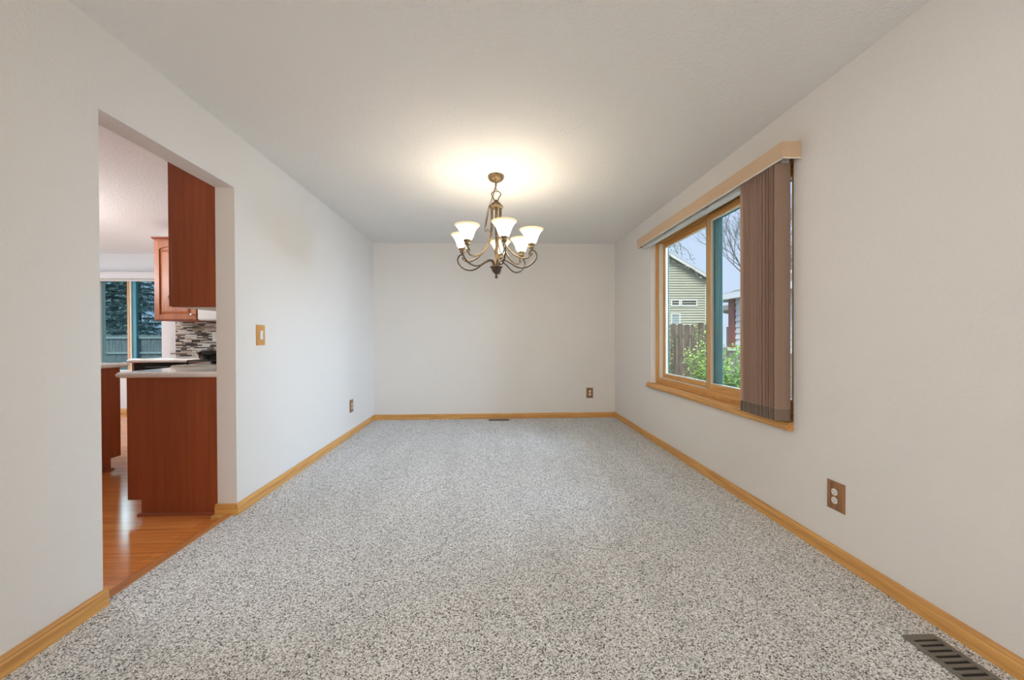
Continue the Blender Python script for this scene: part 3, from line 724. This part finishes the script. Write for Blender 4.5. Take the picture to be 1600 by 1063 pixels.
# far run: dishwasher, drawer base, counter, tiles, wall cabinet
FY = 4.03
def far_run():
    o = thing('dishwasher', 'black dishwasher under the far kitchen countertop', 'dishwasher', (-3.82, FY, FLZ))
    w = 0.60
    MB().box(0, w, 0.02, 0.56, 0.10, 0.868).build('tub', M['iron'], o)
    MB().bevbox(0.003, w - 0.003, -0.012, 0.02, 0.11, 0.735, 0.006).build('door', M['black'], o)
    cp = MB(); cp.bevbox(0.003, w - 0.003, -0.016, 0.02, 0.742, 0.866, 0.008); co = cp.build('control_panel', M['black'], o)
    bt = MB()
    for i in range(9): bt.box(0.16 + i * 0.038, 0.185 + i * 0.038, -0.018, -0.0155, 0.792, 0.802)
    bt.build('button', M['steel'], co)
    MB().tube([(0.14, -0.03, 0.835), (0.46, -0.03, 0.835)], 0.007, 8).build('handle', M['iron'], o)
    MB().box(0.0, w, 0.03, 0.05, 0.0, 0.10).build('kickplate', M['iron'], o)
    e = MB().box(-3.845, -3.822, FY - 0.005, KB - 0.003, FLZ, 0.875).build('side_panel', M['cherry_z'])
    tag(e, 'narrow cherry panel closing the left end of the far kitchen counter', 'panel')
    b = thing('base_cabinet', 'cherry drawer cabinet to the right of the black dishwasher', 'cabinet', (-3.215, FY, FLZ))
    MB().box(0, 0.85, 0.0, 0.585, 0.10, 0.878).build('carcass', M['cherry_z'], b)
    MB().box(0, 0.85, 0.07, 0.585, 0.0, 0.10).build('toe_kick', M['cherry_x'], b)
    for k in range(2):
        dr = MB(); dr.bevbox(0.015 + k * .42, 0.405 + k * .42, -0.02, 0, 0.71, 0.855, 0.008); d_ = dr.build('drawer', M['cherry_x'], b)
        knob(d_, Matrix.Translation((0.21 + k * .42, -0.02, 0.785)))
        dm = MB(M=Matrix.Translation((0.015 + k * .42, 0, 0.12))); raised_door(dm, 0.39, 0.57); d_ = dm.build('door', M['cherry_z'], b, 0.002)
        knob(d_, Matrix.Translation((0.36 - k * .3 + k * .42, -0.02, 0.62)))
    c = counter_slab(MB(), -3.875, -2.41, FY - 0.03, KB - 0.011, 0.872, 0.917, ('x0', 'y0')).build('countertop', M['counter'])
    tag(c, 'cream far kitchen countertop below the mosaic tiles and above the dishwasher', 'countertop')
    u = thing('wall_cabinet', 'reddish cherry wall cabinet with arched raised panel door above the mosaic tiles', 'cabinet', (-3.845, KB, 1.335))
    w, h, d = 0.48, 0.93, 0.32
    MB().box(0, w, -d, -0.001, 0, h).build('carcass', M['cherry_z'], u, 0.001)
    dm = MB(M=Matrix.Translation((0.012, -d - 0.001, 0.012))); raised_door(dm, w - 0.024, h - 0.04, arch=0.035); dd = dm.build('door', M['cherry_lit'], u, 0.002)
    knob(dd, Matrix.Translation((w - 0.045, -d - 0.021, 0.07)))
    cm = MB().prism([(-d, h), (-d - 0.022, h + 0.010), (-d - 0.028, h + 0.022), (-d, h + 0.022), (0, h + 0.022), (0, h)], 'x', -0.02, w)
    cm.build('crown_molding', M['cherry_x'], u)
def hood():
    o = thing('range_hood', 'white range hood box beside the arched cherry wall cabinet', 'range hood', (-3.355, KB, 1.338))
    MB().box(0, 0.755, -0.345, -0.001, 0.012, 0.42).build('housing', M['white'], o, 0.004)
    MB().box(0.01, 0.745, -0.338, -0.01, 0.0, 0.012).build('grille', M['steel'], o)
M['cherry_lit'] = wood('cherry_door', (0.36, 0.105, 0.035), (0.46, 0.150, 0.055), 'z', 0.35, 0.5, 0.03)  # lighter copy of the cherry, bright light on the door put into colour
far_run()
hood()
# stick mosaic tiles: one mesh, several glazes
def tiles():
    mb = MB(); rnd = random.Random(3)
    x0, x1, z0, z1 = -3.885, -2.3, 0.918, 1.332
    rows = 27; rh = (z1 - z0) / rows
    for r in range(rows):
        x = x0 - rnd.uniform(0, 0.08)
        while x < x1:
            l = rnd.choice((0.045, 0.07, 0.10, 0.14)); a, b = max(x0, x), min(x1, x + l)
            if b - a > 0.006:
                mb.cur = rnd.choice((0, 0, 1, 1, 2, 2, 3, 3, 4))
                mb.box(a + 0.001, b - 0.001, KB - 0.009, KB - 0.002, z0 + r * rh + 0.001, z0 + (r + 1) * rh - 0.001)
            x += l
    mb.cur = 5; mb.box(x0, x1, KB - 0.0045, KB - 0.0005, z0, z1)
    cs = [('tile_dark_brown', (0.055, 0.042, 0.035)), ('tile_taupe', (0.17, 0.14, 0.115)), ('tile_tan', (0.42, 0.35, 0.26)), ('tile_cream', (0.68, 0.63, 0.54)), ('tile_pale', (0.78, 0.77, 0.74)), ('grout', (0.45, 0.42, 0.38))]
    o = mb.build('backsplash', [mat(n, c, 0.18) for n, c in cs])
    tag(o, 'brown and cream stick mosaic tile backsplash on the kitchen wall', 'backsplash')
tiles()
sp = thing('switch_plate', 'white switch plate on the brown mosaic tiles', 'wall plate', (-3.385, KB - 0.009, 1.155))
MB().bevbox(-0.058, 0.058, -0.006, 0, -0.060, 0.060, 0.003).build('plate', M['white'], sp)
for k in (-0.024, 0.024): MB().bevbox(k - 0.016, k + 0.016, -0.010, -0.006, -0.033, 0.033, 0.002).build('rocker', M['white'], sp)
# peninsula seen at the left edge of the opening
def peninsula():
    o = thing('peninsula_cabinet', 'dark cherry peninsula cabinet end at the left edge of the kitchen opening', 'cabinet', (-3.31, 3.36, FLZ))
    h = 0.885
    pr = [(-0.62, 0), (-0.085, 0), (-0.085, 0.10), (0, 0.10), (0, h), (-0.62, h)]
    MB().prism(pr, 'x', -0.018, 0.0).build('end_panel', M['cherry_z'], o, 0.001)
    b = MB(); b.box(-1.5, -0.018, -0.62, -0.02, 0.10, h); b.box(-1.5, -0.018, -0.62, -0.085, 0.0, 0.10); b.build('carcass', M['cherry_z'], o)
    MB().prism([(0.0, 0.0), (0.016, 0.0), (0.015, 0.008), (0.010, 0.015), (0.0, 0.018)], 'y', -0.62, -0.070).build('shoe_molding', M['cherry_y'], o)
    for k in range(3):
        T = Matrix.Translation((-0.02 - k * 0.49, -0.02, 0.115)) @ RotF['+y']
        dm = MB(M=T); raised_door(dm, 0.47, 0.74); dm.build('door', M['cherry_z'], o, 0.002)
    c = counter_slab(MB(), -4.83, -3.27, 2.70, 3.40, FLZ + 0.885, 0.917, ('x1', 'y1', 'y0')).build('countertop', M['counter'])
    tag(c, 'cream peninsula countertop at the left edge of the kitchen opening', 'countertop')
peninsula()

# kitchen window (window_2)
def kwin():
    r = thing('window_2', 'kitchen sliding window with two bluish panes facing the spruces', None, (0, KF, 0), 0, kind='structure')
    mid = -5.585
    f = MB()
    f.box(fx0, fx0 + 0.03, 0.02, 0.10, fz0, fz1); f.box(fx1 - 0.03, fx1, 0.02, 0.10, fz0, fz1)
    f.box(fx0 + 0.03, fx1 - 0.03, 0.02, 0.10, fz1 - 0.03, fz1); f.box(fx0 + 0.03, fx1 - 0.03, 0.02, 0.10, fz0, fz0 + 0.03)
    f.build('frame', M['vinyl'], r, 0.002)
    s = MB(); s.box(mid - 0.045, mid - 0.012, 0.03, 0.06, fz0 + 0.03, fz1 - 0.03); s.build('sash', M['oak_z'], r, 0.002)
    s = MB(); s.box(mid - 0.012, mid + 0.010, 0.035, 0.07, fz0 + 0.03, fz1 - 0.03); s.build('glazing_bead', M['vinyl'], r)
    s = MB(); s.box(mid + 0.010, mid + 0.068, 0.05, 0.09, fz0 + 0.03, fz1 - 0.03); s.build('cladding', M['ktealm'], r)
    MB().box(fx0 + 0.03, mid - 0.045, 0.045, 0.050, fz0 + 0.03, fz1 - 0.03).build('pane', M['kglass'], r)
    MB().box(mid + 0.068, fx1 - 0.03, 0.060, 0.065, fz0 + 0.03, fz1 - 0.03).build('pane', M['kglass'], r)
    MB().box(fx0 - 0.05, fx1 + 0.05, -0.03, 0.02, fz0 - 0.045, fz0).build('sill', M['oak_x'], r, 0.003)
kwin()
hr = MB(); hr.box(fx0 - 0.08, fx1 + 0.10, KF - 0.075, KF - 0.002, 2.045, 2.135); hr.box(fx0 - 0.085, fx1 + 0.105, KF - 0.085, KF - 0.002, 2.135, 2.147)
tag(hr.build('valance', M['kwall'], None, 0.003), 'white valance box above the kitchen window', 'valance')

# ------------------------------------------------------------------ outdoors
GZ = -0.55
struct('ground', MB().box(RXO + 0.05, 60, -12, 60, GZ - 0.2, GZ).box(-60, RXO + 0.05, KF + 0.2, 60, GZ - 0.2, GZ).box(-60, KL - 0.15, -12, KF + 0.2, GZ - 0.2, GZ), M['ground'], label='garden ground outside')

def rake_house():
    # gable end facing the window, ridge running away from us
    o = thing('neighbor_house', 'sage sided two storey neighbor house with a gable roof beyond the fence', 'house', (9.6, 24.0, GZ))
    hx = 4.75; eave = 5.55; rise = 2.75; dep = 9.0
    top = lambda x: eave + rise * (1 - abs(x) / hx)
    w = MB(); w.prism([(-hx, 0), (hx, 0), (hx, eave), (0, eave + rise), (-hx, eave)], 'y', 0.03, dep)
    lap = 0.165; n = int((eave + rise) / lap)
    for i in range(n):
        z0 = i * lap; z1 = z0 + lap
        xm = hx if z1 <= eave else hx * (1 - (z1 - eave) / rise)
        if xm < 0.1: continue
        w.add([(-xm, -0.032, z0), (xm, -0.032, z0), (xm, 0.024, z1), (-xm, 0.024, z1), (-xm, 0.03, z0), (xm, 0.03, z0)], [(0, 1, 2, 3), (0, 4, 5, 1)])
    w.build('wall', M['siding'], o)
    rf = MB(); ov = 0.45
    for s in (-1, 1):
        sl = rise / hx
        a = [(0, eave + rise + 0.02), (s * (hx + ov), eave - sl * ov + 0.02), (s * (hx + ov), eave - sl * ov + 0.16), (0, eave + rise + 0.18)]
        rf.prism(a if s > 0 else a[::-1], 'y', -0.38, dep + 0.3)
    rf.build('roof', M['shingle'], o)
    fc = MB()
    for s in (-1, 1):
        sl = rise / hx
        a = [(0, eave + rise - 0.10), (s * (hx + ov), eave - sl * ov - 0.10), (s * (hx + ov), eave - sl * ov + 0.10), (0, eave + rise + 0.10)]
        fc.prism(a if s > 0 else a[::-1], 'y', -0.43, -0.385)
    fc.build('fascia', M['trim_white'], o)
    for xa in (hx - 0.10, -hx - 0.02): MB().box(xa, xa + 0.12, -0.03, 0.05, 0, eave).build('corner_trim', M['trim_white'], o)
    def win(xa, xb, za, zb, m_):
        xa -= 9.6; xb -= 9.6; za -= GZ; zb -= GZ; t = 0.09
        f = MB(); f.box(xa - t, xa, -0.05, 0.03, za - t, zb + t); f.box(xb, xb + t, -0.05, 0.03, za - t, zb + t); f.box(xa, xb, -0.05, 0.03, za - t, za); f.box(xa, xb, -0.05, 0.03, zb, zb + t)
        fo = f.build('window', M['trim_white'], o); MB().box(xa, xb, -0.015, 0.02, za, zb).build('pane', m_, fo)
    def X(px): return (px - 770.0) / 570.0 * 24.0
    def Zp(py): return ZC + (528.0 - py) / 570.0 * 24.0
    win(X(1054.5), X(1065.5), Zp(477), Zp(470), M['win_dark'])
    win(X(1070.5), X(1093.5), Zp(477), Zp(470), M['win_dark'])
    win(X(1054.5), X(1066), Zp(507), Zp(492), M['win_blue'])
rake_house()

def side_house():
    o = thing('neighbor_house', 'pale blue sided house with grey shingle roof and red brown corner trim', 'house', (5.33, 8.0, GZ))
    # facade runs along -y from the corner at the origin, building extends to +x
    L_ = 10.0; wd = 7.0; ez = 2.03 - GZ; bz = 0.82 - GZ
    w = MB(); w.box(0.03, wd, -L_, 0, 0, ez)
    n = int((ez - bz) / 0.13)
    for i in range(n):
        z0 = bz + i * 0.13; z1 = z0 + 0.13
        w.add([(-0.004, 0, z0), (-0.004, -L_, z0), (0.024, -L_, z1), (0.024, 0, z1), (0.03, 0, z0), (0.03, -L_, z0)], [(0, 1, 2, 3), (0, 4, 5, 1)])
    w.build('wall', M['siding_white'], o)
    bk = MB(); bk.box(-0.03, 0.03, -L_, 0, 0, bz); bk.build('brick_skirt', M['brick'], o)
    MB().box(-0.06, 0.03, -L_, 0.02, bz, bz + 0.07).build('ledge', M['trim_white'], o)
    MB().box(-0.03, 0.08, -0.16, 0.03, bz + 0.07, ez).build('corner_trim', M['redtrim'], o)
    ov = 0.27; sl = 0.36
    # hip roof solid
    x0, x1, y0, y1 = -ov, wd + ov, -L_ - ov, ov
    hw = (x1 - x0) / 2; rz = ez + hw * sl
    v = [(x0, y0, ez), (x1, y0, ez), (x1, y1, ez), (x0, y1, ez), (x0 + hw, y0 + hw, rz), (x0 + hw, y1 - hw, rz)]
    rf = MB().add(v, [(0, 4, 5, 3), (1, 2, 5, 4), (0, 1, 4), (2, 3, 5), (0, 3, 2, 1)])
    # shingle courses as thin steps on the slope facing us
    nc = 26
    for i in range(nc):
        t0 = i / nc; t1 = (i + 1) / nc
        a0, b0 = x0 + hw * t0, ez + hw * sl * t0; a1, b1 = x0 + hw * t1, ez + hw * sl * t1
        rf.add([(a0, y0 + hw * t0, b0 + .02), (a1, y0 + hw * t1, b1 + .004), (a1, y1 - hw * t1, b1 + .004), (a0, y1 - hw * t0, b0 + .02), (a0, y0 + hw * t0, b0), (a0, y1 - hw * t0, b0)], [(0, 1, 2, 3), (0, 3, 5, 4)])
    rf.build('roof', M['shingle'], o)
    g = MB(); g.box(x0 - 0.08, x0, y0, y1, ez - 0.10, ez + 0.02); g.box(x0, x1, y1, y1 + 0.08, ez - 0.10, ez + 0.02); g.build('gutter', M['siding_white'], o)
    s = MB(); s.box(x0, 0.0, y0, y1, ez - 0.05, ez - 0.001); s.box(0, x1, 0.0, y1, ez - 0.05, ez - 0.001); s.build('soffit', M['trim_white'], o)
side_house()

def shed():
    o = thing('garden_shed', 'grey roofed low building with white fascia beyond the fence', 'shed', (11.35, 14.0, GZ))
    MB().box(-1.6, 2.4, 0, 0.9, 0, 2.1).build('wall', M['bark'], o)
    MB().prism([(-2.0, 2.75), (2.8, 1.95), (2.8, 2.10), (-2.0, 2.95)], 'y', -0.3, 1.1).build('roof', M['shingle'], o)
    MB().prism([(-2.0, 2.60), (2.8, 1.80), (2.8, 1.96), (-2.0, 2.76)], 'y', -0.36, -0.30).build('fascia', M['trim_white'], o)
shed()

def picket_fence(name, label, A, B, top, mt, pw=0.135, gap=0.008, rails_front=False, post_step=2.4, dog=True, rmt=None):
    A = Vector((*A, 0)); B = Vector((*B, 0)); d = (B - A); L_ = d.length; rz = math.atan2(d.y, d.x)
    o = thing(name, label, 'fence', (A.x, A.y, GZ), rz)
    h = top - GZ; n = int(L_ / (pw + gap)); rnd = random.Random(5)
    panel = None; step = max(1, int(post_step / (pw + gap)))
    for i in range(n):
        if i % step == 0:
            if panel: panel.build('picket_panel', mt, o)
            panel = MB()
        x = i * (pw + gap); hh = h + rnd.uniform(-0.02, 0.02); y = rnd.uniform(-0.004, 0.004); c = 0.035 if dog else 0.0
        panel.prism([(x, 0.05), (x + pw, 0.05), (x + pw, hh - c), (x + pw - c, hh), (x + c, hh), (x, hh - c)], 'y', y - 0.009, y + 0.009)
    panel.build('picket_panel', mt, o)
    s = -1 if rails_front else 1
    for zz in (0.35, h - 0.30) if not rails_front else (0.5, 1.05, h - 0.13):
        MB().box(0, L_, min(s * 0.016, s * 0.055), max(s * 0.016, s * 0.055), zz - 0.045, zz + 0.045).build('rail', rmt or mt, o)
    k = 0.0
    while k < L_:
        MB().box(k - 0.05, k + 0.05, min(s * 0.056, s * 0.15), max(s * 0.056, s * 0.15), 0, h - 0.05).build('post', rmt or mt, o); k += post_step
    return o
picket_fence('wooden_fence', 'weathered brown dog eared picket fence behind the garden shrubs', (2.9, 9.4), (5.22, 8.12), 1.44, M['fence'])
picket_fence('wooden_fence', 'grey board fence with rails and posts below the spruces outside the kitchen window', (-26.0, 17.5), (-8.0, 17.5), 1.33, M['fence2'], rails_front=True, dog=False, rmt=M['fence3'])

def shrub(name, label, loc, w, h, n, mt, stems=9, ll=0.055, seed=1, cat='shrub', group=None):
    o = thing(name, label, cat, loc)
    rnd = random.Random(seed); st = MB(); lf = MB()
    for s in range(stems):
        a = rnd.uniform(0, 6.283); sp_ = rnd.uniform(0.15, 1.0) * w / 2
        P = [Vector((rnd.uniform(-.06, .06), rnd.uniform(-.06, .06), 0))]
        hh = h * rnd.uniform(0.65, 1.0)
        for k in range(1, 6):
            t = k / 5
            P.append(Vector((math.cos(a) * sp_ * t ** 1.3 + rnd.uniform(-.03, .03), math.sin(a) * sp_ * t ** 1.3 + rnd.uniform(-.03, .03), hh * t)))
        C = catmull(P, 4); st.tube(C, [0.010 * (1 - .75 * i / len(C)) for i in range(len(C))], 5)
        for q in range(int(n / stems)):
            t = rnd.uniform(0.22, 1.0) ; b = C[min(len(C) - 1, int(t * (len(C) - 1)))]
            d = Vector((rnd.uniform(-1, 1), rnd.uniform(-1, 1), rnd.uniform(-.3, .8))).normalized()
            off = rnd.uniform(0.02, 0.16) * (1.2 - 0.5 * t)
            lf.leaf(b + d * off, d + Vector((0, 0, rnd.uniform(-.5, .3))), (rnd.uniform(-.6, .6), rnd.uniform(-.6, .6), 1), ll * rnd.uniform(.6, 1.3), ll * rnd.uniform(.4, .7))
    st.build('stem', M['bark'], o); lf.build('foliage', mt, o)
    return o
shrub('garden_shrub', 'light green leafy shrub in front of the picket fence', (3.72, 6.25, GZ), 0.72, 1.62, 3600, M['leaf'], 20, 0.06, 11)
shrub('garden_shrub', 'tall yellow green sprigs rising against the picket fence beside the window divider', (4.20, 7.1, GZ), 0.34, 2.05, 620, M['leaf'], 8, 0.055, 12)
shrub('garden_shrub', 'dense green shrub below the pale blue house', (3.62, 5.25, GZ), 1.05, 1.60, 6500, M['leaf2'], 26, 0.06, 13)
shrub('garden_shrub', 'sparse grey green plant at the lower left corner of the window', (2.95, 6.3, GZ), 0.5, 1.25, 260, M['leaf3'], 6, 0.06, 14)
shrub('climbing_vine', 'small green vine clump hanging over the picket fence top', (3.98, 8.35, GZ), 0.45, 2.02, 420, M['leaf2'], 5, 0.07, 15, 'vine')

def bare_tree(label, loc, h, seed, spread=0.55, depth=5, r0=0.11):
    o = thing('bare_tree', label, 'tree', loc)
    rnd = random.Random(seed); tr = MB(); br = MB()
    def grow(p, d, l, r, dep):
        n = 4; P = [p]; q = p.copy(); dd = d.copy()
        for i in range(n):
            dd = (dd + Vector((rnd.uniform(-.13, .13), rnd.uniform(-.13, .13), rnd.uniform(-.02, .10)))).normalized()
            q = q + dd * l / n; P.append(q.copy())
        (tr if dep == depth else br).tube(P, [r * (1 - .35 * i / n) for i in range(n + 1)], 6 if dep > 2 else 4, caps=False)
        if dep == 0: return
        for k in range(rnd.choice((3, 3, 4)) if dep > 1 else 4):
            i = rnd.randint(1, n) if k else n
            nd_ = (dd + Vector((rnd.uniform(-1, 1), rnd.uniform(-1, 1), rnd.uniform(-.15, .6))) * spread).normalized()
            grow(P[i], nd_, l * rnd.uniform(.62, .85), r * .58, dep - 1)
    grow(Vector((0, 0, 0)), Vector((0, 0, 1)), h * .34, r0, depth)
    tr.build('trunk', M['bark'], o); br.build('branch', M['bark'], o)
    return o
bare_tree('bare grey tree with fine branches behind the pale blue house', (15.3, 19.5, GZ), 10.5, 6, 0.85, 6)
bare_tree('bare tree over the shingle roof at the near edge of the window', (22.5, 18.8, GZ), 10.0, 9, 0.7)

def leafy_branch_tree():
    o = thing('young_tree', 'young tree whose thin leafy twigs hang into the upper left corner of the window', 'tree', (4.62, 10.4, GZ))
    rnd = random.Random(21); tr = MB(); tw = MB(); lf = MB()
    tr.tube(catmull([(0, 0, 0), (0.05, 0, 1.5), (0.0, 0.05, 3.0), (0.1, 0, 4.6)], 5), [0.06 - 0.0028 * i for i in range(16)], 8)
    for k in range(30):
        a = rnd.uniform(0, 6.283); z = rnd.uniform(3.2, 4.6); l = rnd.uniform(.6, 1.15)
        P = [(0.03, 0, z), (math.cos(a) * l * .5, math.sin(a) * l * .5, z + .25), (math.cos(a) * l, math.sin(a) * l, z + rnd.uniform(-.1, .3)), (math.cos(a) * l * 1.15, math.sin(a) * l * 1.15, z - rnd.uniform(.0, .35))]
        C = catmull(P, 5); tw.tube(C, 0.008, 4)
        for q in range(26):
            b = C[rnd.randint(3, len(C) - 1)]; d = Vector((rnd.uniform(-1, 1), rnd.uniform(-1, 1), rnd.uniform(-1, .3))).normalized()
            lf.leaf(b + d * rnd.uniform(0.01, .12), d, (rnd.uniform(-1, 1), rnd.uniform(-1, 1), .6), 0.075, 0.045)
    tr.build('trunk', M['bark'], o); tw.build('twig', M['bark'], o); lf.build('foliage', M['leaf3'], o)
leafy_branch_tree()

def spruce(label, loc, h, w, seed):
    o = thing('spruce_tree', label, 'tree', loc)
    rnd = random.Random(seed); nb = MB(); bb = MB()
    MB().tube([(0, 0, 0), (0, 0, h * .5), (0, 0, h)], [0.18, 0.1, 0.02], 8).build('trunk', M['bark'], o)
    lv = int(h / 0.34)
    for i in range(lv):
        t = i / lv; z = 0.5 + t * (h - 0.6); R = w * (1 - t) ** 0.8 + 0.15
        for k in range(17):
            a = rnd.uniform(0, 6.283); L_ = R * rnd.uniform(.75, 1.1)
            if math.sin(a) > 0.55: continue
            C = catmull([(0, 0, z), (math.cos(a) * L_ * .55, math.sin(a) * L_ * .55, z - .05 * L_), (math.cos(a) * L_, math.sin(a) * L_, z - .30 * L_ + rnd.uniform(-.1, .15))], 4)
            bb.tube(C, [0.02 * (1 - .8 * j / len(C)) + .004 for j in range(len(C))], 4, caps=False)
            for q in range(56):
                b = C[rnd.randint(2, len(C) - 1)] + Vector((rnd.uniform(-.12, .12), rnd.uniform(-.12, .12), rnd.uniform(-.06, .06)))
                s = rnd.choice((-1, 1)); d = Vector((math.cos(a + s * .9), math.sin(a + s * .9), rnd.uniform(-.75, .1)))
                nb.leaf(b, d, (rnd.uniform(-.5, .5), rnd.uniform(-.5, .5), 1), rnd.uniform(.18, .36), rnd.uniform(.05, .10))
    bb.build('branch', M['bark'], o); nb.build('foliage', M['needle'], o)
spruce('blue green spruce filling the left pane of the kitchen window', (-21.9, 21.2, GZ), 13.0, 2.7, 31)
spruce('blue green spruce filling the right pane of the kitchen window', (-23.6, 25.2, GZ), 14.0, 3.0, 32)
spruce('taller blue green spruce standing between and behind the other two', (-31.0, 31.0, GZ), 16.0, 4.4, 33)
cb = MB().tube(catmull([(-30, 15.2, 5.6), (-20, 15.2, 3.35), (-15.8, 15.2, 2.95), (-8, 15.2, 3.6)], 8), 0.02, 6).build('utility_wire', M['iron'])
tag(cb, 'dark utility wire crossing in front of the spruces outside', 'wire')
